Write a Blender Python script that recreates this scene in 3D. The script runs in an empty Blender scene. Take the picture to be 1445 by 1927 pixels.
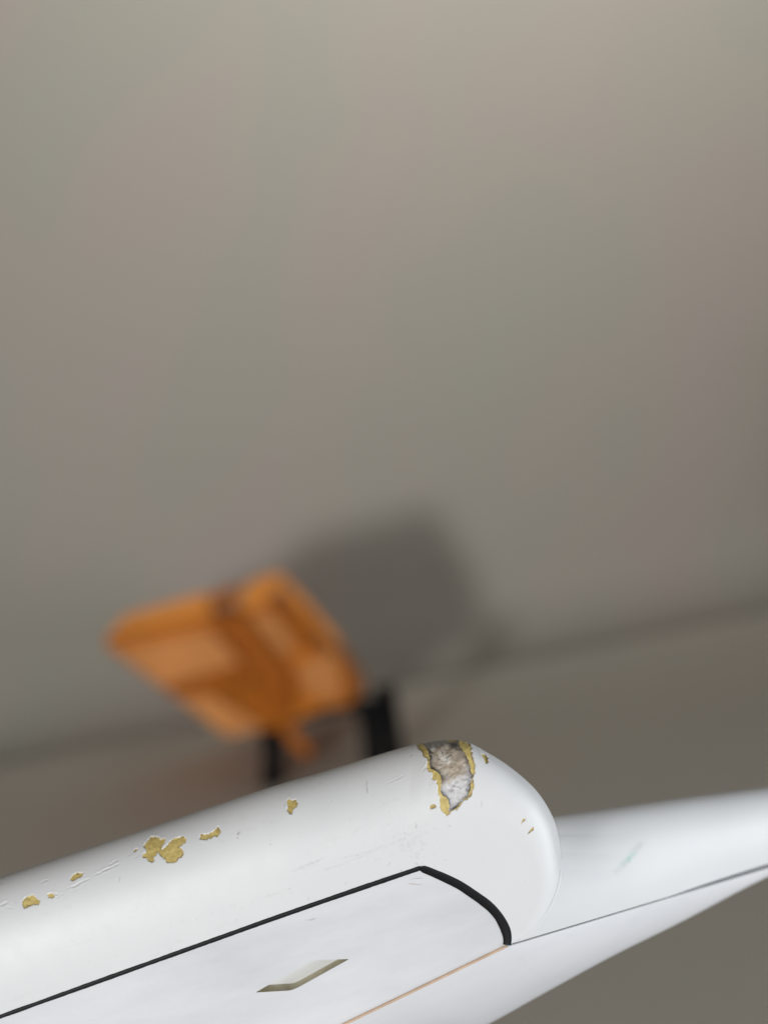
import bpy, math
import numpy as np
from mathutils import Vector
from mathutils.geometry import tessellate_polygon

scene = bpy.context.scene
COL = scene.collection
rng = np.random.default_rng(7)

# ------------------------------------------------------------------ camera
W, H = 1445.0, 1927.0            # frame of the photograph
D0 = 0.25                        # focus distance (m)
S0 = 0.0001                      # metres per photo pixel at D0
cam_d = bpy.data.cameras.new('camera')
cam = bpy.data.objects.new('camera', cam_d)
COL.objects.link(cam)
cam.location = (0, 0, 0)
cam.rotation_euler = (math.radians(90), 0, 0)
cam_d.sensor_fit = 'VERTICAL'
cam_d.sensor_height = 24.0
cam_d.lens = 12.0 / (H / 2 * S0 / D0)
cam_d.clip_start = 0.01
cam_d.clip_end = 50
cam_d.dof.use_dof = True
cam_d.dof.focus_distance = 0.2535
cam_d.dof.aperture_fstop = cam_d.lens / 6.8     # 6.8 mm pupil
scene.camera = cam

# ------------------------------------------------------------------ world, lamps, exposure
world = bpy.data.worlds.new('World')
scene.world = world
world.use_nodes = True
bg = world.node_tree.nodes['Background']
bg.inputs[0].default_value = (1.0, 0.94, 0.86, 1)
bg.inputs[1].default_value = 0.12

def area_lamp(name, loc, target, sx, sy, power, color):
    l = bpy.data.lights.new(name, 'AREA')
    l.shape = 'RECTANGLE'; l.size = sx; l.size_y = sy
    l.energy = power; l.color = color
    o = bpy.data.objects.new(name, l); COL.objects.link(o)
    o.location = loc
    d = Vector(target) - Vector(loc)
    o.rotation_euler = d.to_track_quat('-Z', 'Y').to_euler()
    return o

area_lamp('key_lamp', (-0.90, -1.2, -0.38), (0, 1.1, 0.0), 0.27, 0.27, 24, (1.0, 0.988, 0.97))
area_lamp('side_fill_lamp', (0.96, -0.22, -0.06), (0.02, 0.28, -0.07), 0.6, 0.55, 2.4, (0.92, 0.96, 1.0))  # added soft fill from the right, brightens the arm and rounded end
bpy.data.objects['side_fill_lamp'].data.spread = math.radians(80)
wash = area_lamp('wall_wash_lamp', (0.15, 0.2, 1.15), (0.1, 1.34, 0.95), 0.7, 0.5, 5.3, (1.0, 0.975, 0.94))  # added unseen lamp, brightens the wall behind towards its top
wash.data.spread = math.radians(88)

scene.view_settings.view_transform = 'Standard'
scene.view_settings.look = 'None'
scene.view_settings.exposure = 0.0
scene.view_settings.gamma = 1.0
scene.view_settings.use_curve_mapping = False
scene.cycles.use_denoising = True

# ------------------------------------------------------------------ helpers
def unproj(px, py, d):
    k = S0 / D0
    px = np.asarray(px, float); py = np.asarray(py, float); d = np.asarray(d, float)
    return np.stack([(px - W / 2) * k * d, d + 0 * px, (H / 2 - py) * k * d], -1)

def mesh_obj(name, verts, faces, mat, parent=None, smooth=True, attrs=None):
    me = bpy.data.meshes.new(name)
    verts = np.asarray(verts, float)
    if isinstance(faces, np.ndarray):
        n, k = faces.shape
        me.vertices.add(len(verts)); me.vertices.foreach_set('co', verts.ravel())
        me.loops.add(n * k); me.loops.foreach_set('vertex_index', faces.ravel().astype(np.int32))
        me.polygons.add(n)
        me.polygons.foreach_set('loop_start', np.arange(0, n * k, k, dtype=np.int32))
        me.polygons.foreach_set('loop_total', np.full(n, k, np.int32))
        me.update(calc_edges=True); me.validate()
    else:
        me.from_pydata(verts.tolist(), [], [list(f) for f in faces]); me.update()
    me.polygons.foreach_set('use_smooth', np.full(len(me.polygons), smooth))
    for k, a in (attrs or {}).items():
        at = me.attributes.new(k, 'FLOAT', 'POINT')
        at.data.foreach_set('value', np.asarray(a, np.float32).ravel())
    me.materials.append(mat)
    o = bpy.data.objects.new(name, me); COL.objects.link(o)
    if parent: o.parent = parent
    return o

def sub_mesh(verts, faces, keep, extra=()):
    f = faces[keep]
    used = np.unique(f)
    remap = np.full(len(verts), -1); remap[used] = np.arange(len(used))
    return verts[used], remap[f], [e[used] for e in extra]

def grid_faces(nr, nc):
    i = np.arange(nr - 1)[:, None] * nc + np.arange(nc - 1)[None, :]
    i = i.ravel()
    return np.stack([i, i + nc, i + nc + 1, i + 1], 1)

def catmull(keys, u):
    k = np.asarray(keys, float); n = len(k)
    u = np.clip(u, 0, n - 1 - 1e-9); i = u.astype(int); t = (u - i)[:, None]
    p1 = k[i]; p2 = k[i + 1]
    p0 = np.where((i > 0)[:, None], k[np.maximum(i - 1, 0)], 2 * p1 - p2)
    p3 = np.where((i < n - 2)[:, None], k[np.minimum(i + 2, n - 1)], 2 * p2 - p1)
    return 0.5 * (2 * p1 + (p2 - p0) * t + (2 * p0 - 5 * p1 + 4 * p2 - p3) * t**2 + (3 * p1 - p0 - 3 * p2 + p3) * t**3)

def sstep(a, b, x):
    t = np.clip((x - a) / (b - a), 0, 1); return t * t * (3 - 2 * t)

def vnoise(x, y, scale, seed):
    """smooth value noise, -1..1"""
    r = np.random.default_rng(seed); T = r.uniform(-1, 1, (256, 256))
    x = np.asarray(x) / scale + 1000; y = np.asarray(y) / scale + 1000
    xi = np.floor(x).astype(int); yi = np.floor(y).astype(int)
    fx = x - xi; fy = y - yi; fx = fx * fx * (3 - 2 * fx); fy = fy * fy * (3 - 2 * fy)
    g = lambda a, b: T[a % 256, b % 256]
    return (g(xi, yi) * (1 - fx) + g(xi + 1, yi) * fx) * (1 - fy) + (g(xi, yi + 1) * (1 - fx) + g(xi + 1, yi + 1) * fx) * fy

def poly_sdf(poly, x, y):
    p = np.asarray(poly, float); d = np.full(x.shape, 1e9); s = np.ones(x.shape)
    for k in range(len(p)):
        a = p[k]; b = p[k - 1]; e = b - a
        wx = x - a[0]; wy = y - a[1]
        h = np.clip((wx * e[0] + wy * e[1]) / max(e @ e, 1e-9), 0, 1)
        d = np.minimum(d, np.hypot(wx - e[0] * h, wy - e[1] * h))
        c1 = y >= a[1]; c2 = y < b[1]; c3 = e[0] * wy > e[1] * wx
        s = np.where((c1 & c2 & c3) | (~c1 & ~c2 & ~c3), -s, s)
    return d * s

def seg_dist(x, y, x0, y0, x1, y1):
    ex, ey = x1 - x0, y1 - y0
    h = np.clip(((x - x0) * ex + (y - y0) * ey) / (ex * ex + ey * ey + 1e-9), 0, 1)
    return np.hypot(x - x0 - ex * h, y - y0 - ey * h), h

# ------------------------------------------------------------------ materials
def new_mat(name):
    m = bpy.data.materials.new(name); m.use_nodes = True
    nt = m.node_tree; b = nt.nodes['Principled BSDF']
    return m, nt, b

def noise_node(nt, scale, detail=3, rough=0.5, coord='Object', stretch=None, rot=None):
    tc = nt.nodes.new('ShaderNodeTexCoord'); n = nt.nodes.new('ShaderNodeTexNoise')
    n.inputs['Scale'].default_value = scale; n.inputs['Detail'].default_value = detail
    n.inputs['Roughness'].default_value = rough
    src = tc.outputs[coord]
    if stretch:
        mp = nt.nodes.new('ShaderNodeMapping'); mp.vector_type = 'TEXTURE' if False else 'POINT'
        if rot:
            mr = nt.nodes.new('ShaderNodeMapping'); mr.inputs['Rotation'].default_value = rot
            nt.links.new(src, mr.inputs[0]); src = mr.outputs[0]
        mp.inputs['Scale'].default_value = stretch
        nt.links.new(src, mp.inputs[0]); src = mp.outputs[0]
    nt.links.new(src, n.inputs['Vector'])
    return n

def ramp(nt, src, stops):
    r = nt.nodes.new('ShaderNodeValToRGB'); e = r.color_ramp.elements
    while len(e) < len(stops): e.new(0.5)
    for k, (p, c) in enumerate(stops):
        e[k].position = p; e[k].color = (*c, 1)
    nt.links.new(src, r.inputs[0]); return r

def mix(nt, fac, a, b):
    m = nt.nodes.new('ShaderNodeMix'); m.data_type = 'RGBA'
    if isinstance(fac, float): m.inputs[0].default_value = fac
    else: nt.links.new(fac, m.inputs[0])
    for s, k in ((a, 6), (b, 7)):
        if isinstance(s, tuple): m.inputs[k].default_value = (*s, 1)
        else: nt.links.new(s, m.inputs[k])
    return m.outputs[2]

def bump(nt, b, src, strength, dist):
    n = nt.nodes.new('ShaderNodeBump'); n.inputs['Strength'].default_value = strength
    n.inputs['Distance'].default_value = dist
    nt.links.new(src, n.inputs['Height']); nt.links.new(n.outputs[0], b.inputs['Normal'])

def attr(nt, name):
    a = nt.nodes.new('ShaderNodeAttribute'); a.attribute_name = name; return a.outputs['Fac']

def white_paint():
    m, nt, b = new_mat('white_lacquer')
    n = noise_node(nt, 45, 4, 0.55)
    base = ramp(nt, n.outputs[0], [(0.3, (0.625, 0.64, 0.655)), (0.7, (0.66, 0.67, 0.68))])
    c = mix(nt, attr(nt, 'grime'), base.outputs[0], (0.20, 0.17, 0.15))
    c = mix(nt, attr(nt, 'tint'), c, (0.25, 0.50, 0.43))
    nt.links.new(c, b.inputs['Base Color'])
    n2 = noise_node(nt, 260, 3, 0.6)
    r = nt.nodes.new('ShaderNodeMapRange'); r.inputs[3].default_value = 0.42; r.inputs[4].default_value = 0.54
    nt.links.new(n2.outputs[0], r.inputs[0]); nt.links.new(r.outputs[0], b.inputs['Roughness'])
    b.inputs['Specular IOR Level'].default_value = 0.45
    n3 = noise_node(nt, 900, 2, 0.5)
    bump(nt, b, n3.outputs[0], 0.10, 0.0001)
    return m

def pearl_plastic(name, lo, hi, rough):
    m, nt, b = new_mat(name)
    n = noise_node(nt, 42, 6, 0.62, stretch=(0.5, 1, 2.0), rot=(0, math.radians(19), 0))
    base = ramp(nt, n.outputs[0], [(0.30, lo), (0.66, hi)])
    nt.links.new(base.outputs[0], b.inputs['Base Color'])
    r = nt.nodes.new('ShaderNodeMapRange'); r.inputs[1].default_value = 0.35; r.inputs[2].default_value = 0.65
    r.inputs[3].default_value = rough + 0.12; r.inputs[4].default_value = rough
    nt.links.new(n.outputs[0], r.inputs[0]); nt.links.new(r.outputs[0], b.inputs['Roughness'])
    n3 = noise_node(nt, 500, 3, 0.5)
    bump(nt, b, n3.outputs[0], 0.06, 0.0001)
    return m

def primer(name, a, bcol):
    m, nt, b = new_mat(name)
    n = noise_node(nt, 900, 4, 0.6)
    c = ramp(nt, n.outputs[0], [(0.35, a), (0.65, bcol)])
    c = mix(nt, attr(nt, 'dirt'), c.outputs[0], (0.16, 0.10, 0.04))
    nt.links.new(c, b.inputs['Base Color']); b.inputs['Roughness'].default_value = 0.6
    bump(nt, b, n.outputs[0], 0.5, 0.0002)
    return m

def simple(name, col, rough, bump_scale=None, bs=0.3, bd=0.0002, var=0.12):
    m, nt, b = new_mat(name)
    n = noise_node(nt, bump_scale or 120, 4, 0.55)
    lo = tuple(c * (1 - var) for c in col); hi = tuple(min(1, c * (1 + var)) for c in col)
    c = ramp(nt, n.outputs[0], [(0.3, lo), (0.7, hi)])
    nt.links.new(c.outputs[0], b.inputs['Base Color']); b.inputs['Roughness'].default_value = rough
    bump(nt, b, n.outputs[0], bs, bd)
    return m

M_WHITE = white_paint()
M_PANEL = pearl_plastic('pearl_white_panel', (0.545, 0.56, 0.592), (0.68, 0.69, 0.712), 0.34)
M_PLATE = pearl_plastic('pearl_white_plate', (0.56, 0.57, 0.595), (0.63, 0.635, 0.66), 0.42)
M_SEAL = simple('black_rubber', (0.008, 0.0085, 0.010), 0.55, 600, 0.4, 0.0001)
M_SEAL.node_tree.nodes['Principled BSDF'].inputs['Specular IOR Level'].default_value = 0.25
M_YELLOW = primer('yellow_primer', (0.47, 0.36, 0.115), (0.61, 0.49, 0.18))
M_TAN = simple('tan_adhesive', (0.55, 0.40, 0.29), 0.6, 300)
M_GAP = simple('grey_joint', (0.30, 0.31, 0.32), 0.6, 300)
M_OLIVE = simple('cut_edge_resin', (0.50, 0.46, 0.33), 0.55, 400, var=0.18)

def core_mat():
    m, nt, b = new_mat('bare_core')
    a = noise_node(nt, 420, 6, 0.65); f = noise_node(nt, 1300, 5, 0.65)
    brown = ramp(nt, a.outputs[0], [(0.30, (0.24, 0.19, 0.135)), (0.44, (0.37, 0.31, 0.24)), (0.55, (0.45, 0.39, 0.315)), (0.66, (0.66, 0.63, 0.58))])
    grey = ramp(nt, f.outputs[0], [(0.25, (0.40, 0.40, 0.42)), (0.5, (0.58, 0.575, 0.59)), (0.75, (0.72, 0.71, 0.71))])
    c = mix(nt, attr(nt, 'fibre'), brown.outputs[0], grey.outputs[0])
    c = mix(nt, attr(nt, 'char'), c, (0.035, 0.035, 0.042))
    nt.links.new(c, b.inputs['Base Color']); b.inputs['Roughness'].default_value = 0.55
    bump(nt, b, f.outputs[0], 0.5, 0.00015)
    return m
M_CORE = core_mat()

def tag(o, label, cat, group=None):
    o['label'] = label; o['category'] = cat
    if group: o['group'] = group

# ------------------------------------------------------------------ floor and wall behind
def floor_mat():
    m, nt, b = new_mat('greige_floor')
    n = noise_node(nt, 4.0, 3, 0.5)
    c = ramp(nt, n.outputs[0], [(0.36, (0.57, 0.565, 0.505)), (0.64, (0.61, 0.565, 0.51))])
    n2 = noise_node(nt, 120, 5, 0.6)
    c2 = mix(nt, n2.outputs[0], c.outputs[0], (0.59, 0.56, 0.50))
    nt.links.new(c2, b.inputs['Base Color']); b.inputs['Roughness'].default_value = 0.7
    b.inputs['Specular IOR Level'].default_value = 0.25
    bump(nt, b, n2.outputs[0], 0.3, 0.001)
    return m

def wall_mat():
    m, nt, b = new_mat('greige_wall_paint')
    n = noise_node(nt, 3.8, 2, 0.45, stretch=(1.5, 0.8, 0.8), rot=(0, math.radians(-18), 0))
    c = ramp(nt, n.outputs[0], [(0.38, (0.335, 0.335, 0.288)), (0.62, (0.380, 0.330, 0.302))])
    n2 = noise_node(nt, 90, 5, 0.6)
    c2 = mix(nt, n2.outputs[0], c.outputs[0], (0.352, 0.328, 0.290))
    nt.links.new(c2, b.inputs['Base Color']); b.inputs['Roughness'].default_value = 0.75
    b.inputs['Specular IOR Level'].default_value = 0.25
    bump(nt, b, n2.outputs[0], 0.3, 0.002)
    return m
ROLL = math.radians(11.3)         # the floor line climbs to the right in the frame
FLOOR_H, FLOOR_P, WALL_Y = -0.3256, 0.1295, 1.34   # floor height, its slight rise to the back, wall distance
def room(p):
    p = np.asarray(p, float); c, s_ = math.cos(ROLL), math.sin(ROLL)
    return np.stack([p[..., 0] * c - p[..., 2] * s_, p[..., 1], p[..., 0] * s_ + p[..., 2] * c], -1)
def floor_z(x, y): return (FLOOR_H + FLOOR_P * y) / math.cos(ROLL) + math.tan(ROLL) * x
COVE = 0.09
fx = np.linspace(-2.2, 2.2, 12)
fy = np.linspace(0.16, WALL_Y - COVE, 12)
g = np.stack(np.meshgrid(fx, fy), -1)
top_ = np.concatenate([g, FLOOR_H + FLOOR_P * g[..., 1:2]], -1)
fl = mesh_obj('floor', room(top_).reshape(-1, 3), grid_faces(12, 12)[:, ::-1], floor_mat(), smooth=False)
fl['kind'] = 'structure'
FB = FLOOR_H + FLOOR_P * (WALL_Y - COVE)
prof = [(WALL_Y - COVE, FB)] + [(WALL_Y - COVE + COVE * math.sin(a), FB + COVE - COVE * math.cos(a)) for a in np.linspace(0.15, math.pi / 2, 10)] + [(WALL_Y, 2.2)]
wv = np.array([[(x, y, z) for x in fx] for y, z in prof])
wall = mesh_obj('wall', room(wv).reshape(-1, 3), grid_faces(len(prof), 12)[:, ::-1], wall_mat(), smooth=True)
wall['kind'] = 'structure'

# ------------------------------------------------------------------ white housing
house = bpy.data.objects.new('white_housing', None); COL.objects.link(house)
house.location = (0, 0, 0)
house.empty_display_size = 0.02
tag(house, 'chipped white lacquered housing with rounded end and black-rimmed inset panel', 'housing')

# front plane of housing and panel, tipped so that it looks a little downwards
P0 = unproj(850, 1600, 0.25)
TILT, YAW = math.radians(9), math.radians(-2)
NF = np.array([math.sin(YAW) * math.cos(TILT), -math.cos(YAW) * math.cos(TILT), -math.sin(TILT)])
def plane_d(px, py):
    r = unproj(px, py, np.ones_like(np.asarray(px, float)))
    return (P0 @ NF) / (r @ NF)

PK = [(-250, 1735), (-125, 1693), (0, 1651), (250, 1568), (500, 1484), (600, 1455), (700, 1424), (780, 1400.5), (822, 1391.5),
      (858, 1390), (883, 1398), (908, 1411), (949, 1436), (990.6, 1469), (1018, 1499.5), (1040, 1538), (1050, 1571),
      (1054.5, 1605), (1054, 1634), (1047, 1672), (1025, 1720), (990, 1758), (964, 1775)]
QK = [(-250, 2004), (-125, 1959), (0, 1914), (250, 1824), (500, 1734), (600, 1699), (690, 1668), (752, 1647), (777, 1638.5),
      (790, 1634), (800, 1637), (815, 1643), (840, 1654), (865, 1666.5), (887, 1681), (907, 1695), (924, 1709),
      (937, 1724), (945, 1737), (951, 1750), (954, 1762), (954.5, 1771), (953.5, 1779)]
RW = [240, 240, 240, 240, 240, 238, 232, 222, 205, 185, 160, 138, 112, 92, 80, 72, 66, 60, 56, 52, 46, 38, 22]
RD = [14, 14, 14, 14, 14, 13.8, 13.4, 12.6, 11.4, 10.2, 8.8, 8.3, 7.6, 7.0, 6.6, 6.3, 6.0, 5.8, 5.6, 5.2, 4.0, 2.2, 0.6]
E0 = [0] * 16 + [0.0, 0.03, 0.12, 0.26, 0.42, 0.55, 0.6]
nk = len(PK)
# columns: fine inside the frame, coarse outside
useg = [np.linspace(0, 1, 30, endpoint=False)]
for k in range(1, nk - 1):
    L = math.dist(PK[k], PK[k + 1])
    useg.append(k + np.linspace(0, 1, max(4, int(L / 1.45)), endpoint=False))
useg.append(np.array([nk - 1.0]))
u = np.concatenate(useg)
Pc = catmull(PK, u)
CORN = 9
ql = np.stack([np.interp(u, range(nk), [q[i] for q in QK]) for i in (0, 1)], 1)
qc = catmull(QK[CORN:], np.clip(u - CORN, 0, None))
Qc = np.where((u <= CORN)[:, None], ql, qc)
rw = np.interp(u, range(nk), RW); rd = np.interp(u, range(nk), RD) / 1000; e0 = np.interp(u, range(nk), E0)
nfr = 172
f = np.linspace(0, 1, nfr) ** 1.35
dirv = Qc - Pc; ln = np.linalg.norm(dirv, axis=1); dn = dirv / ln[:, None]
e = f[:, None] * ln[None, :]
pix = Pc[None] + dn[None] * e[..., None]
def round_depth(ee):
    q = np.clip(ee / rw[None] * (1 - e0[None]) + e0[None], 0, 1)
    return rd[None] * (1 - np.sqrt(np.clip(1 - (1 - q) ** 2.2, 0, 1)))
dep = plane_d(pix[..., 0], pix[..., 1]) + round_depth(e)
# back rows
bk_in = np.array([170, 40, 16, 10, 6, 3, 1.0]); bk_d = np.array([40, 40, 34, 22, 12, 5, 1.5]) / 1000
edge_d = dep[0]
bpix = Pc[None] + dn[None] * bk_in[:, None, None]
bdep = edge_d[None] + bk_d[:, None]
pseudo = np.concatenate([Pc[None] - dn[None] * (bk_d * 9000)[:, None, None], pix])
pix_all = np.concatenate([bpix, pix]); dep_all = np.concatenate([bdep, dep])
V = unproj(pix_all[..., 0], pix_all[..., 1], dep_all)
nr, nc = V.shape[:2]
du = np.gradient(V, axis=1); dv = np.gradient(V, axis=0)
N = np.cross(dv, du); N /= np.linalg.norm(N, axis=-1, keepdims=True) + 1e-12
mid = N[nr // 2, nc // 2]
if mid[1] > 0: N = -N                     # outward = towards the viewer
X, Y = pseudo[..., 0], pseudo[..., 1]
# ragged domain warp for the chip outlines
XJ = X + 1.5 * vnoise(X, Y, 4.8, 1) + 0.9 * vnoise(X, Y, 2.2, 2)
YJ = Y + 1.5 * vnoise(X, Y, 4.8, 3) + 0.9 * vnoise(X, Y, 2.2, 4)

def C6(pts): return [(750 + a / 7.225, 1370 + b / 7.225) for a, b in pts]
def C8(pts): return [(230 + a / 6.568, 1480 + b / 6.568) for a, b in pts]
def C2(pts): return [(a / 2.89, 1450 + b / 2.89) for a, b in pts]
def C3(pts): return [(400 + a / 3.6125, 1400 + b / 3.6125) for a, b in pts]
def C1(pts): return [(700 + a / 3.6125, 1350 + b / 3.6125) for a, b in pts]
BIG_OUT = C6([(235, -120), (250, 220), (275, 285), (320, 310), (330, 370), (370, 400), (392, 450), (378, 550), (400, 590), (460, 600), (455, 690),
              (510, 710), (530, 800), (528, 900), (550, 930), (560, 1040), (565, 1120), (600, 1150), (640, 1195), (690, 1170), (750, 1120),
              (800, 1105), (850, 1050), (880, 990), (950, 960), (990, 905), (1020, 790), (1005, 700), (1025, 620), (1042, 600), (1035, 480), (1010, 400),
              (990, 270), (950, 190), (900, -60)])
BIG_IN = C6([(290, -120), (330, 220), (400, 290), (415, 380), (410, 530), (470, 560), (540, 610), (585, 690), (580, 790), (565, 850), (590, 910), (650, 945),
             (685, 1040), (680, 1150), (760, 1100), (830, 1050), (870, 985), (940, 930), (975, 840), (985, 720), (1015, 640), (985, 590),
             (965, 480), (930, 380), (870, 290), (815, 200), (800, -60)])
CHIPS = [
    [C8([(265, 740), (290, 690), (340, 640), (370, 612), (440, 625), (480, 645), (545, 650), (530, 700), (490, 745), (490, 800), (420, 830), (400, 860), (385, 945), (320, 925), (300, 880), (250, 870), (290, 800), (290, 765)]),
     C8([(470, 800), (560, 720), (630, 650), (690, 625), (750, 615), (790, 640), (785, 690), (710, 745), (750, 800), (755, 840), (710, 890), (660, 935), (560, 950), (530, 900), (480, 865), (450, 830)])],
    [C8([(950, 630), (985, 585), (1060, 590), (1130, 545), (1190, 490), (1220, 530), (1210, 570), (1180, 620), (1160, 610), (1060, 640), (1050, 660), (960, 660)])],
    [C2([(120, 715), (140, 690), (180, 678), (205, 700), (222, 710), (205, 732), (185, 725), (135, 750), (125, 735)])],
    [C2([(260, 675), (275, 667), (302, 682), (292, 693), (268, 689)])],
    [C2([(388, 592), (395, 572), (425, 552), (449, 555), (445, 575), (420, 590), (398, 603)])],
    [C3([(503, 385), (515, 370), (535, 380), (560, 375), (582, 400), (570, 430), (545, 445), (540, 480), (520, 467), (501, 450), (510, 420)])],
    [C6([(412, 1065), (435, 1040), (480, 1035), (502, 1055), (492, 1090), (450, 1105), (425, 1095)])],
    [C6([(1125, 335), (1185, 375), (1228, 440), (1205, 498), (1178, 455), (1140, 385)])],
    [C1([(1003, 727), (1020, 706), (1046, 680), (1040, 702), (1022, 716)])],
    [C1([(1044, 803), (1068, 772), (1097, 738), (1094, 762), (1072, 782)])],
    [C2([(728, 436), (742, 424), (752, 428), (742, 440)])],
]
sdf_big = poly_sdf(BIG_OUT, XJ, YJ); sdf_in = poly_sdf(BIG_IN, XJ, YJ)
sdf_ch = []
for c in CHIPS:
    b = np.concatenate([np.array(q) for q in c])
    lo, hi = b.min(0) - 14, b.max(0) + 14
    m = (X > lo[0]) & (X < hi[0]) & (Y > lo[1]) & (Y < hi[1])
    s = np.full(X.shape, 1e3)
    s[m] = np.min([poly_sdf(q, XJ[m], YJ[m]) for q in c], axis=0)
    sdf_ch.append(s)
sdf_all = np.minimum(sdf_big, np.min(sdf_ch, axis=0))
rag = vnoise(X, Y, 5, 8); fine = vnoise(X, Y, 2.6, 9)
disp = 0.00022 * sstep(0.7, -0.7, sdf_all) * (1 + 0.25 * rag)
disp += sstep(0.5, -3.5, sdf_in) * (0.00042 + 0.00016 * vnoise(X, Y, 15, 10) + 0.00009 * vnoise(X, Y, 7.5, 60) + 0.00004 * rag + 0.00002 * fine)
# lifted paint lip round the chips
lip = np.exp(-np.clip(sdf_all, 0, None) / 2.6) * (sdf_all > 0) * np.clip(0.45 + 0.9 * vnoise(X, Y, 13, 11), 0, 1)
disp -= 0.00006 * lip * sstep(0.2, 1.2, sdf_all)

grime = np.zeros(X.shape); tint = np.zeros(X.shape)
grime += 0.35 * np.exp(-np.clip(sdf_all, 0, None) / 0.9) * (sdf_all > 0) * np.clip(vnoise(X, Y, 9, 12), 0, 1)
# hard scratches: x0 y0 x1 y1 width dent(um) dirt
SCR = [(128, 1672, 150, 1664, 1.3, 45, .10), (138, 1668, 168, 1653, 1.5, 60, .12), (176, 1648, 206, 1634, 1.4, 55, .10), (190, 1641, 224, 1626, 1.3, 60, .16),
       (206, 1628, 223, 1618, 1.4, 60, .18), (77, 1661, 92, 1655, 1.2, 55, .12), (95, 1681, 112, 1683, 1.5, 60, .05), (0, 1705, 16, 1697, 1.8, 70, .08),
       (12, 1707, 24, 1709, 1.2, 40, .10), (105, 1690, 120, 1682, 1.2, 40, .12), (226, 1650, 225, 1660, 1.0, 30, .25), (150, 1651, 160, 1640, 1.0, 40, .1),
       (690, 1467, 691, 1495, 0.9, 35, .38), (688, 1472, 688, 1490, 0.8, 25, .15), (728, 1475, 760, 1459, 1.0, 40, .16), (745, 1468, 752, 1464, 1.0, 30, .15),
       (792, 1445, 801, 1430, 1.1, 40, .10), (795, 1452, 806, 1436, 1.4, 50, .12), (800, 1450, 808, 1442, .9, 45, .05), (770, 1424, 778, 1416, 1.2, 45, .14),
       (772, 1430, 776, 1420, 1.0, 40, .12), (546, 1640, 590, 1622, 0.8, 15, .16), (555, 1640, 616, 1612, 0.8, 15, .20), (572, 1636, 604, 1624, 0.7, 12, .16),
       (565, 1632, 610, 1614, 0.7, 12, .14), (612, 1638, 700, 1605, 0.8, 14, .12), (636, 1617, 690, 1604, 0.8, 14, .12), (668, 1612, 764, 1576, 0.8, 15, .17),
       (690, 1607, 764, 1580, 0.7, 12, .13), (608, 1637, 660, 1624, 0.7, 10, .08), (591, 1460, 622, 1457, 0.9, 12, .14), (606, 1463, 620, 1465, 0.9, 12, .10),
       (680, 1437, 692, 1434, 1.0, 15, .22), (495, 1690, 545, 1672, 1.6, 6, .07), (500, 1688, 530, 1680, 1.2, 8, .08), (578, 1694, 583, 1688, 0.9, 15, .40),
       (730, 1629, 735, 1623, 0.8, 12, .35), (650, 1665, 653, 1661, 0.9, 12, .30), (100, 1790, 205, 1762, 1.6, 4, .035), (10, 1888, 60, 1868, 2.0, 4, .03),
       (905, 1505, 906, 1520, 0.8, 14, .22), (860, 1518, 861, 1526, 0.8, 12, .12), (40, 1630, 56, 1626, 1.2, 10, .2), (0, 1664, 8, 1660, 1.5, 15, .25),
       (893, 1400, 904, 1424, 0.9, 45, .06), (908, 1438, 916, 1436, 0.9, 25, .1), (240, 1612, 262, 1598, 1.6, 14, .16), (250, 1616, 270, 1606, 1.2, 12, .1)]
for x0, y0, x1, y1, w, um, dirt in SCR:
    m = (X > min(x0, x1) - 9) & (X < max(x0, x1) + 9) & (Y > min(y0, y1) - 9) & (Y < max(y0, y1) + 9)
    d, h = seg_dist(XJ[m] * .6 + X[m] * .4, YJ[m] * .6 + Y[m] * .4, x0, y0, x1, y1)
    taper = np.sin(np.pi * np.clip(h, 0.04, 0.96)) ** 0.5
    core = np.exp(-(d / (w * taper + .15)) ** 2)
    disp[m] += um * 1.2e-6 * core * (1 + .6 * fine[m]) - um * 0.55e-6 * np.exp(-((d - 2.2 * w) / (w + .4)) ** 2) * taper
    grime[m] += 1.4 * dirt * core * (0.65 + 0.5 * rag[m])
# dark specks and small pits
SPK = [(449.5, 1569, 1.5, .8), (447, 1576, 1.3, .75), (451, 1566.5, 1.1, .6), (509.5, 1588, 1.4, .5), (567, 1568, 1.1, .4), (624.5, 1507, 1.0, .4), (661, 1542, .9, .35),
       (782, 1550, 1.4, .5), (783, 1554.5, 1.5, .55), (733.5, 1526, 1.0, .4), (755.5, 1638, 1.3, .65), (780, 1626, 1.2, .7), (784, 1626.5, 1.1, .6), (446, 1730, 1.2, .6),
       (545, 1672, 1.1, .5), (541, 1508, 1.0, .3), (536, 1518, 1.1, .6), (534.5, 1514, 1.0, .4), (457, 1710, 1.2, .25), (435, 1706, 1.2, .22), (441, 1704, 1.2, .22),
       (846, 1555, 1.5, .3), (808, 1477, 1.3, .35), (812, 1474, 1.1, .3), (155, 1738, 1.3, .2), (288, 1705, 1.5, .12), (260, 1706, 1.1, .12), (290, 1640, 1.1, .2),
       (985, 1660, 1.6, .10), (950, 1575, 2.0, .06), (740, 1574, 1.8, .28), (762, 1578, 1.7, .28), (755, 1590, 1.5, .2), (716, 1617, 1.5, .22), (708, 1620, 1.2, .18),
       (345, 1640, 1.1, .16), (371, 1729, 1.2, .18), (377, 1590, 1.4, .16), (398, 1578, 1.5, .12)]
r2 = np.random.default_rng(21)
for k in range(70):
    SPK.append((r2.normal(778, 28), r2.normal(1590, 24), r2.uniform(.7, 2.4), r2.uniform(.05, .2)))
for k in range(110):
    t = r2.uniform(0, 1); x = r2.uniform(0, 900)
    yt = np.interp(x, [p[0] for p in PK[:10]], [p[1] for p in PK[:10]]); yb = np.interp(x, [q[0] for q in QK[:10]], [q[1] for q in QK[:10]])
    SPK.append((x, yt + (yb - yt) * t, r2.uniform(.6, 1.3), r2.uniform(.04, .20)))
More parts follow.
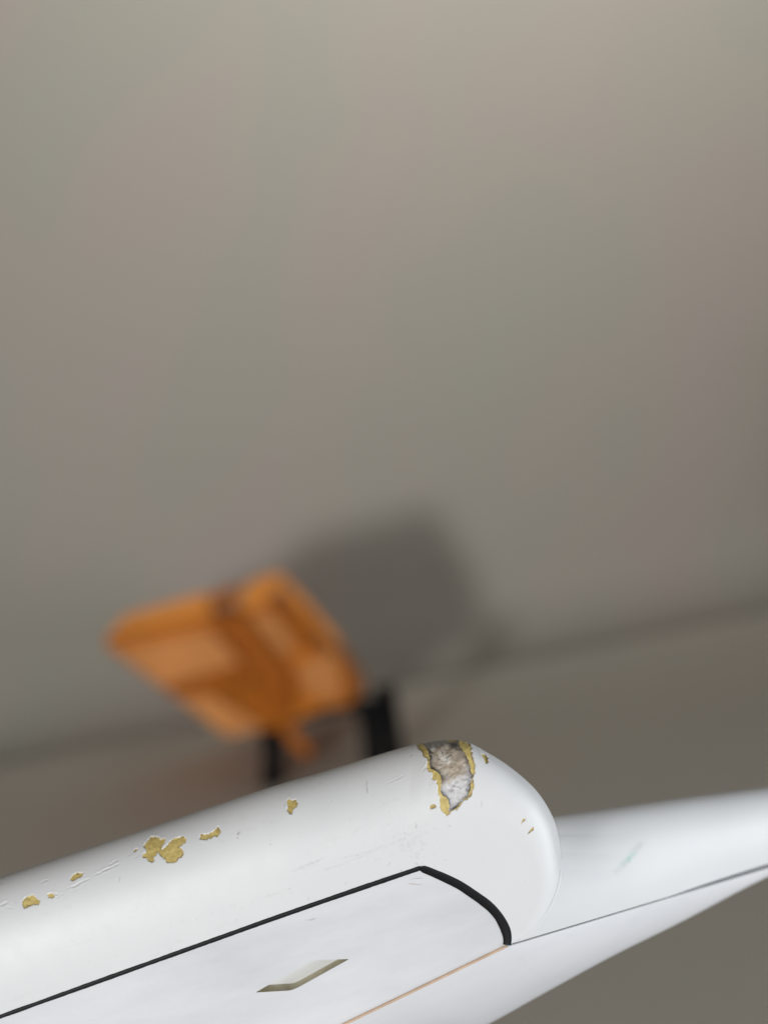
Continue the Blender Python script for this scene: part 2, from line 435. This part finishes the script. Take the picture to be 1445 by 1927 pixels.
for x, y, r, a in SPK:
    m = (np.abs(X - x) < 8) & (np.abs(Y - y) < 8)
    d = np.hypot(XJ[m] - x, YJ[m] - y)
    g = np.exp(-(d / r) ** 2)
    grime[m] += a * g; disp[m] += 12e-6 * g
# faint rub marks in the field left of the rim corner
grime += 0.05 * np.exp(-(((X - 790) / 45) ** 2 + ((Y - 1590) / 28) ** 2)) * np.clip(vnoise(X + Y * .5, Y * 2, 9, 14), 0, 1)
grime += 0.06 * sstep(0.25, 0.8, vnoise(X * .5 + Y, Y * 1.6 + X * .4, 26, 15)) * np.clip(vnoise(X, Y, 7, 16), 0, 1) * (X < 800)
grime = np.clip(grime, 0, .9)
V2 = V - N * disp[..., None]
F = grid_faces(nr, nc)
Vf = V2.reshape(-1, 3)
fs = lambda a: a.ravel()[F].mean(1)
cx, cin = fs(sdf_all), fs(sdf_in)
cbig = fs(sdf_big)
is_core = (cin < 0); is_chip = (cx < 0) & ~is_core
rowi = np.repeat(np.arange(nr - 1), nc - 1); ucol = np.tile(u[:-1], nr - 1)
hid = (rowi < len(bk_in)) & (ucol > 16.6)        # covered by the arm
v, fc, (g, t) = sub_mesh(Vf, F, ~(is_core | is_chip | hid), (grime.ravel(), tint.ravel()))
mesh_obj('body_shell', v, fc, M_WHITE, house, attrs={'grime': g, 'tint': t})
edge_dirt = np.clip(np.exp(-np.abs(sdf_all) / 1.5) * np.clip(0.15 + 1.3 * vnoise(X, Y, 7, 50), 0, 1) + 0.5 * np.clip(vnoise(X, Y, 5, 51) - .35, 0, 1), 0, .8)
def chip_part(keep, lab):
    if keep.sum() < 3: return
    v, fc, (e_,) = sub_mesh(Vf, F, keep, (edge_dirt.ravel(),))
    o = mesh_obj('paint_chip', v, fc, M_YELLOW, house, attrs={'dirt': e_})
    o['label'] = lab
chip_part(is_chip & (cbig < 0), 'yellow primer rim around the large chip')
labs = ['butterfly shaped yellow paint chip', 'elongated yellow paint chip beside the butterfly shaped one'] + ['small yellow paint chip'] * 20
for k, s in enumerate(sdf_ch):
    chip_part(is_chip & (fs(s) < 0) & ~(cbig < 0), labs[k])
# bare material in the big chip
fibre = np.clip(sstep(1452, 1478, Y + 7 * rag + 0.35 * (X - 860)) + 0.9 * np.exp(-np.abs(sdf_in + 9) / 3.0) * np.clip(vnoise(X, Y, 10, 17), 0, 1), 0, 1)
fibre = np.maximum(fibre, sstep(-2, 10, (X - 868) * .8 + (Y - 1455) * .3 + 6 * vnoise(X, Y, 8, 18)) * .8)
fibre = np.maximum(fibre, sstep(1412, 1402, Y + .5 * (X - 810) + 4 * rag) * .7)
char = np.exp(-np.clip(np.abs(sdf_in) - .8, 0, None) / 2.9) * np.clip(0.95 + 0.9 * vnoise(X, Y, 13, 19), 0, 1)
char = np.maximum(char, .95 * np.exp(-(((X - 853) / 12) ** 2 + ((Y - 1397) / 8) ** 2)))
for x0, y0, x1, y1, w in ((830, 1411, 832, 1420, 1.2), (838, 1424, 843, 1421, 1.6), (843, 1421, 848, 1417, 1.0), (850, 1480, 866, 1484, .8), (818, 1426, 840, 1430, .7)):
    d, h = seg_dist(XJ, YJ, x0, y0, x1, y1); char = np.maximum(char, .8 * np.exp(-(d / w) ** 2))
char = np.maximum(char, .45 * sstep(1409, 1400, Y + .35 * (X - 815)) * (X < 850))
char = np.clip(char, 0, 1)
v, fc, (a, b2) = sub_mesh(Vf, F, is_core, (fibre.ravel(), char.ravel()))
o = mesh_obj('exposed_core', v, fc, M_CORE, house, attrs={'fibre': a, 'char': b2})
o['label'] = 'bare brown and grey material inside the large chip'

# ---- receding arm on the right
d955 = float(plane_d(955, 1778))
def arm_d(px): return 1.0 / (1 / d955 + (1 / 0.290 - 1 / d955) * (np.asarray(px, float) - 955) / 490)
ax = np.concatenate([np.arange(957, 1500, 3.0), np.linspace(1500, 2100, 40)])
AT = [(900, 1562), (1000, 1544), (1040, 1537), (1100, 1527), (1200, 1511.5), (1300, 1497.5), (1445, 1479), (1600, 1461), (2100, 1405)]
atop = np.interp(ax, [p[0] for p in AT], [p[1] for p in AT])
AS = [(900, 1795), (955, 1778), (1445, 1631), (1600, 1586), (2100, 1441)]
aseam = np.interp(ax, [p[0] for p in AS], [p[1] for p in AS])
av = np.concatenate([[0], np.linspace(0, 1, 90)[1:] ** 1.3])
PXa = np.repeat(ax[None], len(av), 0); PYa = atop[None] + (aseam - atop)[None] * av[:, None]
Ra, VM = 0.0115, 0.66
cyl = np.where(av < VM, Ra * (1 - np.sqrt(np.clip(1 - ((VM - av) / VM) ** 2, 0, 1))), 0.0022 * ((av - VM) / (1 - VM)) ** 2)
base = arm_d(PXa) + cyl[:, None]
ny = Pc[u >= 13][:, 1]; nx = Pc[u >= 13][:, 0]
edge_at = np.interp(PYa, Pc[u >= 13][:, 1], edge_d[u >= 13])
delta = np.clip(PXa - np.interp(PYa, ny, nx), 0, None)
kf = np.exp(-(delta / (28.0 + 62.0 * av[:, None] ** 2))) * sstep(-0.15, 0.4, av)[:, None]
Da = base * (1 - kf) + (edge_at + 0.0001) * kf
inside = PXa < np.interp(PYa, ny, nx)
deep = np.where(PXa < np.interp(PYa, ny, nx) - 5, 0.004, 0.0003)
Da = np.where(inside, np.maximum(Da, edge_at + deep), Da)
ab_d = np.array([0.03, 0.02, 0.008]); ab_s = np.array([120, 12, 3.0])
PXb = np.concatenate([np.repeat(ax[None], 3, 0), PXa]); PYb = np.concatenate([atop[None] + ab_s[:, None], PYa])
Db = np.concatenate([base[0][None] + ab_d[:, None], Da])
Va = unproj(PXb, PYb, Db)
ga = np.zeros(PXb.shape); ta = np.zeros(PXb.shape)
for x0, y0, x1, y1, w, a, tt in ((1158, 1640, 1178, 1622, 6, .13, .05), (1172, 1626, 1186, 1613, 5, .10, .28), (1184, 1614, 1192, 1606, 5, .0, .45), (1190, 1604, 1206, 1588, 6, .20, .03)):
    d, h = seg_dist(PXb, PYb, x0, y0, x1, y1)
    gg = np.exp(-(d / w) ** 2) * (0.6 + 0.6 * vnoise(PXb, PYb, 7, 30))
    ga += a * gg; ta += tt * gg
arm = mesh_obj('tapered_arm', Va.reshape(-1, 3), grid_faces(*PXb.shape), M_WHITE, house,
               attrs={'grime': np.clip(ga, 0, 1), 'tint': np.clip(ta, 0, 1)})
arm['label'] = 'rounded white arm receding from the chipped end, with a faint green scuff'

# ---- lower plate
SK = [(-250, 2360), (200, 2144), (650, 1928), (800, 1855), (953, 1780.5), (1100, 1734), (1250, 1689), (1445, 1630.5), (1600, 1585), (2100, 1440)]
EK = [(-100, 2480), (450, 2180), (790, 1990), (908, 1933), (1038, 1861), (1156, 1797), (1281, 1735), (1453, 1646), (1602, 1590), (2101, 1444)]
uu = np.concatenate([np.linspace(0, 2, 20, endpoint=False), np.linspace(2, 7, 160, endpoint=False), np.linspace(7, 9, 20)])
Sc = np.stack([np.interp(uu, range(10), [p[i] for p in SK]) for i in (0, 1)], 1)
Ec = catmull(EK, uu)
xs_ = (Sc[:, 0] - 955) / 70.0
soft = np.where(xs_ > 30, xs_, np.log1p(np.exp(np.clip(xs_, -30, 30)))) * 70.0       # eases the bend of the plate
ds = np.where(Sc[:, 0] < 955, plane_d(Sc[:, 0], Sc[:, 1]), arm_d(955)) - arm_d(955) + arm_d(955 + soft)
lenp = np.linalg.norm(Ec - Sc, axis=1)
fr = np.sin(np.linspace(0, np.pi / 2, 40))
Rc = np.minimum(0.00013 * lenp, 0.02)
Pl = Sc[None] + (Ec - Sc)[None] * fr[:, None, None]
Dl = ds[None] + 0.00004 * lenp[None] * fr[:, None] + Rc[None] * (1 - np.sqrt(np.clip(1 - fr[:, None] ** 2, 0, 1)))
bk = np.array([[-4, .003], [-14, .01], [-60, .02]])
Pl2 = np.concatenate([Pl] + [(Ec + (Sc - Ec) / lenp[:, None] * -b0[0] * np.clip(lenp[:, None] / 60, 0, 1))[None] for b0 in bk])
Dl2 = np.concatenate([Dl] + [(Dl[-1] + b0[1] * np.clip(lenp / 40, 0.2, 1))[None] for b0 in bk])
Vl = unproj(Pl2[..., 0], Pl2[..., 1], Dl2)
pl = mesh_obj('lower_plate', Vl.reshape(-1, 3), grid_faces(*Dl2.shape), M_PLATE, house)
pl['label'] = 'pale pearly underside plate curving away below the seam'

# ---- inset panel with diamond recess
REC = 0.00025
qs = Qc[(u >= 0)]
sel = np.unique(np.concatenate([np.arange(0, len(qs), 6), [len(qs) - 1, int(np.argmin(np.abs(u - CORN)))]]))
outl = [tuple(p) for p in qs[sel]] + [(953, 1780.5), (800, 1854), (650, 1927), (200, 2143), (-250, 2359)]
def bez(pts, n=6, r=0.12):
    out = []
    for k in range(len(pts)):
        p = np.array(pts[k]); a = np.array(pts[k - 1]); b = np.array(pts[(k + 1) % len(pts)])
        s = p + (a - p) * r; e_ = p + (b - p) * r
        for t in np.linspace(0, 1, n): out.append(tuple((1 - t) ** 2 * s + 2 * t * (1 - t) * p + t * t * e_))
    return out
DI = [(480.5, 1869), (551, 1865), (657, 1806), (586, 1808)]
dia = []
for k, r in enumerate((0.03, 0.14, 0.03, 0.22)):
    p = np.array(DI[k]); a = np.array(DI[k - 1]); b = np.array(DI[(k + 1) % 4]); s = p + (a - p) * r; e_ = p + (b - p) * r
    for t in np.linspace(0, 1, 7): dia.append(tuple((1 - t) ** 2 * s + 2 * t * (1 - t) * p + t * t * e_))
allp = np.array(outl + dia)
tri = tessellate_polygon([[Vector((a, b, 0)) for a, b in outl], [Vector((a, b, 0)) for a, b in dia]])
pv = unproj(allp[:, 0], allp[:, 1], plane_d(allp[:, 0], allp[:, 1])) - NF * REC
pf = []
for t in tri:
    a, b, c = (Vector(pv[i]) for i in t)
    pf.append(t if (b - a).cross(c - a).dot(Vector(NF)) > 0 else t[::-1])
panel = mesh_obj('inset_panel', pv, pf, M_PANEL, house, smooth=False)
panel['label'] = 'pearly white inset panel with a diamond shaped recess'
HD = 0.0026
nd = len(dia); top = pv[len(outl):]; bot = top - NF * HD
wf = [(k, (k + 1) % nd, nd + (k + 1) % nd, nd + k) for k in range(nd)]
o = mesh_obj('recess_wall', np.concatenate([top, bot]), wf, M_OLIVE, panel, smooth=False)
o['label'] = 'olive tan cut edge of the diamond recess'
o = mesh_obj('recess_floor', bot, [tuple(range(nd))[::-1]], M_WHITE, panel, smooth=False, attrs={'grime': np.zeros(nd), 'tint': np.zeros(nd)})
# dark stain lines near the panel corner
for pts in ([(766, 1662.5), (776, 1664), (790, 1665.2), (797, 1664.6), (788, 1666.4), (774, 1665.2)], [(770, 1655.5), (790, 1653), (799, 1653.5), (788, 1654.6)],
            [(572, 1733), (586, 1731), (596, 1728), (588, 1733)]):
    a = np.array(pts, float); vv = unproj(a[:, 0], a[:, 1], plane_d(a[:, 0], a[:, 1])) - NF * (REC - 0.00003)
    mesh_obj('scuff', vv, [tuple(range(len(a)))], simple('faint_scuff', (0.50, 0.45, 0.43), 0.6), panel, smooth=False)

# ---- black sealing strip around the panel (two runs that meet at the corner)
def strip(name, ctr, wid, prof, mat, parent, depth_f, lab=None):
    c = np.asarray(ctr, float); tg = np.gradient(c, axis=0); tg /= np.linalg.norm(tg, axis=1, keepdims=True)
    nn = np.stack([-tg[:, 1], tg[:, 0]], 1)
    rows = []
    for off, hgt in prof:
        p = c + nn * (off * np.asarray(wid))[:, None]
        rows.append(unproj(p[:, 0], p[:, 1], depth_f(p[:, 0], p[:, 1])) + NF * hgt)
    A = np.array(rows)
    o = mesh_obj(name, A.reshape(-1, 3), grid_faces(len(prof), len(c)), mat, parent)
    if lab: o['label'] = lab
    return o
um = u[(u >= 0) & (u <= CORN)]
c1 = np.stack([np.interp(um, range(nk), [q_[i] for q_ in QK]) for i in (0, 1)], 1)
w1 = np.interp(c1[:, 0], [-900, 0, 785, 792], [4.2, 4.3, 4.9, 5.0]) + 0.35 * vnoise(c1[:, 0], c1[:, 1], 40, 40) + .25 * vnoise(c1[:, 0], c1[:, 1], 7, 41)
bead = [(-1.15, -0.0006), (-1.0, 0.00002), (-.75, 0.00016), (-.3, 0.00024), (.2, 0.00022), (.65, 0.00008), (1.0, -0.00012), (1.1, -0.0006)]
strip('seal_strip', c1, w1, bead, M_SEAL, house, plane_d, 'thin black seal along the upper edge of the panel')
m2 = u >= CORN - 0.05
c2 = Qc[m2].copy(); c2[0] = (786.5, 1634.2)
w2 = np.interp(np.arange(len(c2)), [0, 14, 60, len(c2) * .75, len(c2) - 1], [4.0, 7.2, 8.4, 9.0, 7.0]) + 0.3 * vnoise(c2[:, 0], c2[:, 1], 12, 42)
bead2 = [(-1.12, -0.0006), (-1.0, 0.00003), (-.8, 0.00012), (-.4, 0.00008), (.08, 0.00005), (.3, -0.0001), (1.0, -0.00016), (1.1, -0.0006)]
strip('seal_strip', c2, w2, bead2, M_SEAL, house, plane_d, 'wide black seal around the rounded end of the panel')

# ---- seams
t = np.linspace(0, 1, 60)
ca = np.stack([200 + (955 - 200) * t, 2143.5 + (1780 - 2143.5) * t], 1)
strip('glue_line', ca, np.full(60, 2.3), [(-1, -.0003), (-.9, .00006), (.9, .00006), (1, -.0003)], M_TAN, house, plane_d, 'tan glue line along the lower edge of the panel')
cb = np.stack([953 + (1600 - 953) * t, np.interp(953 + (1600 - 953) * t, [p[0] for p in AS], [p[1] for p in AS]) + .8], 1)
strip('joint_line', cb, np.full(60, 0.9), [(-1, -.0002), (-.9, .0004), (.9, .0004), (1, -.0002)], M_GAP, house, lambda x, y: arm_d(x) + 0.0 * y, 'thin grey joint between arm and underside plate')

# ------------------------------------------------------------------ orange bundle on black bracket
OD = 1.0
def od(px, py): return OD + 0.00012 * (np.asarray(px, float) - 430) + 0.00006 * (np.asarray(py, float) - 1230)
def opt(p, extra=0.0):
    a = np.asarray(p, float); return unproj(a[:, 0], a[:, 1], od(a[:, 0], a[:, 1]) + extra)
def orange(name, col, rough=0.45):
    m = simple(name, col, rough, 35, 0.4, 0.002, 0.10)
    m.node_tree.nodes['Principled BSDF'].inputs['Specular IOR Level'].default_value = 0.2
    return m
M_OR = orange('orange_fabric', (0.58, 0.185, 0.022)); M_PAD = orange('light_orange_fabric', (0.60, 0.245, 0.075))
M_STR = orange('rust_strap', (0.36, 0.098, 0.008)); M_DEEP = orange('deep_orange_fabric', (0.38, 0.108, 0.008)); M_TOP = orange('lit_orange_fabric', (0.66, 0.245, 0.045))  # M_TOP: light on the bundle's upper strip, put in as a brighter orange
ob = bpy.data.objects.new('orange_bundle', None); COL.objects.link(ob)
tag(ob, 'bright orange box-shaped bundle crossed by rust-brown straps, out of focus', 'bundle')
def rounded(pts, r=0.12, n=4):
    out = []
    for k in range(len(pts)):
        p = np.array(pts[k], float); a = np.array(pts[k - 1], float); b = np.array(pts[(k + 1) % len(pts)], float)
        rr = lambda q_: min(r, 14 / max(np.linalg.norm(q_ - p), 1))
        s = p + (a - p) * rr(a); e_ = p + (b - p) * rr(b)
        for t_ in np.linspace(0, 1, n): out.append((1 - t_) ** 2 * s + 2 * t_ * (1 - t_) * p + t_ * t_ * e_)
    return np.array(out)
def prism(name, pts, f0, f1, mat, parent, shift=(0, 0), bev=0.003):
    """outline pts with its front at depth offset f0 and its back at f1, back shifted in the frame"""
    p = rounded(pts); n = len(p); c = p.mean(0)
    front_in = opt(c + (p - c) * 0.965, f0); front = opt(p, f0 + bev); back = opt(p + np.array(shift), f1)
    vv = np.concatenate([front_in, front, back])
    ff = [tuple(range(n))]
    for k in range(n):
        j = (k + 1) % n
        ff.append((k, n + k, n + j, j)); ff.append((n + k, 2 * n + k, 2 * n + j, n + j))
    ff.append(tuple(range(2 * n, 3 * n))[::-1])
    o = mesh_obj(name, vv, ff, mat, parent, smooth=False)
    return o
def Z(pts): return [(150 + a / 2.223, 1030 + b / 2.223) for a, b in pts]
slab = Z([(92, 398), (780, 225), (905, 330), (1060, 455), (1150, 600), (1130, 670), (1020, 672), (860, 750), (620, 790)])
prism('block', slab, 0, 0.16, M_OR, ob, shift=(22, -18), bev=0.004)
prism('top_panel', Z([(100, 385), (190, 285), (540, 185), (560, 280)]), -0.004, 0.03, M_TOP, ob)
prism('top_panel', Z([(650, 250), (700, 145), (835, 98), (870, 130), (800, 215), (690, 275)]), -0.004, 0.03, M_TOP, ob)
prism('strap_loop', Z([(545, 195), (665, 150), (650, 215), (555, 255)]), -0.006, 0.03, M_DEEP, ob)
prism('pad', Z([(150, 425), (555, 340), (690, 490), (395, 590), (330, 570)]), -0.006, 0.01, M_PAD, ob)
prism('pad', Z([(690, 290), (810, 270), (915, 430), (850, 450)]), -0.006, 0.01, M_PAD, ob)
prism('pad', Z([(900, 500), (1060, 430), (1110, 560), (1090, 650), (960, 620)]), -0.006, 0.01, M_PAD, ob)
prism('pad', Z([(400, 620), (545, 615), (780, 755), (620, 795)]), -0.006, 0.01, M_PAD, ob)
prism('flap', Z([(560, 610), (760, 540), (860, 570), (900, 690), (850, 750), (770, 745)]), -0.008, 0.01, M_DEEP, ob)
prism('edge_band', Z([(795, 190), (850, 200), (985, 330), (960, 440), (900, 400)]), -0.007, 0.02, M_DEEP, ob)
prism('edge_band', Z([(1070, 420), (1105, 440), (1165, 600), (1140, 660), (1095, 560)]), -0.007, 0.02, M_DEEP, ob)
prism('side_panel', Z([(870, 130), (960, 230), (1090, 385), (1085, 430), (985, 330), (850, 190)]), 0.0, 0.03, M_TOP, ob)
prism('strap', Z([(560, 285), (690, 270), (830, 440), (900, 640), (850, 700), (760, 550), (680, 460)]), -0.012, 0.0, M_STR, ob)
prism('strap', Z([(345, 590), (700, 475), (760, 510), (700, 560), (400, 620)]), -0.010, 0.0, M_STR, ob)
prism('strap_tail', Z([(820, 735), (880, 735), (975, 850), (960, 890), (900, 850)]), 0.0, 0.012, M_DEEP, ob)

M_BLK = simple('black_plastic', (0.004, 0.004, 0.0045), 0.7, 60)
M_BLK.node_tree.nodes['Principled BSDF'].inputs['Specular IOR Level'].default_value = 0.15
br = bpy.data.objects.new('black_stand', None); COL.objects.link(br)
tag(br, 'black stand with upright legs on the floor under the orange bundle', 'stand')
def tube(name, pts, r, parent, mat, n=14):
    P = [Vector(p) for p in pts]; vs, fs_ = [], []
    for k, p in enumerate(P):
        tdir = (P[min(k + 1, len(P) - 1)] - P[max(k - 1, 0)]).normalized()
        a = tdir.cross(Vector((0, 1, 0.3))).normalized(); b = tdir.cross(a).normalized()
        for j in range(n):
            w_ = 2 * math.pi * j / n; vs.append(p + a * (r * math.cos(w_)) + b * (r * 0.7 * math.sin(w_)))
    for k in range(len(P) - 1):
        for j in range(n):
            fs_.append((k * n + j, k * n + (j + 1) % n, (k + 1) * n + (j + 1) % n, (k + 1) * n + j))
    fs_.append(tuple(range(n))[::-1]); fs_.append(tuple(range((len(P) - 1) * n, len(P) * n)))
    return mesh_obj(name, np.array([list(v_) for v_ in vs]), fs_, mat, parent)
def px3(px, py, d): return tuple(unproj(px, py, d))
def post(pts, d, r):
    q_ = [px3(a, b, d) for a, b in pts]
    x_, y_, z_ = q_[-1]
    q_ += [(x_, y_, floor_z(x_, y_) + 0.001)]
    tube('leg', q_, r, br, M_BLK)
post([(500, 1365), (516, 1400), (515, 1440), (511, 1480)], 1.03, 0.0088)
post([(723, 1292), (726, 1320), (733, 1370), (740, 1430)], 1.03, 0.0088)
post([(688, 1325), (692, 1350), (697, 1400), (702, 1440)], 1.03, 0.0070)
tube('crossbar', [px3(672, 1335, 1.02), px3(690, 1338, 1.02), px3(712, 1340, 1.02), px3(728, 1344, 1.02)], 0.0095, br, M_BLK)
tube('crossbar', [px3(498, 1372, 1.03), px3(560, 1352, 1.045), px3(640, 1330, 1.045), px3(700, 1322, 1.03)], 0.005, br, M_BLK)
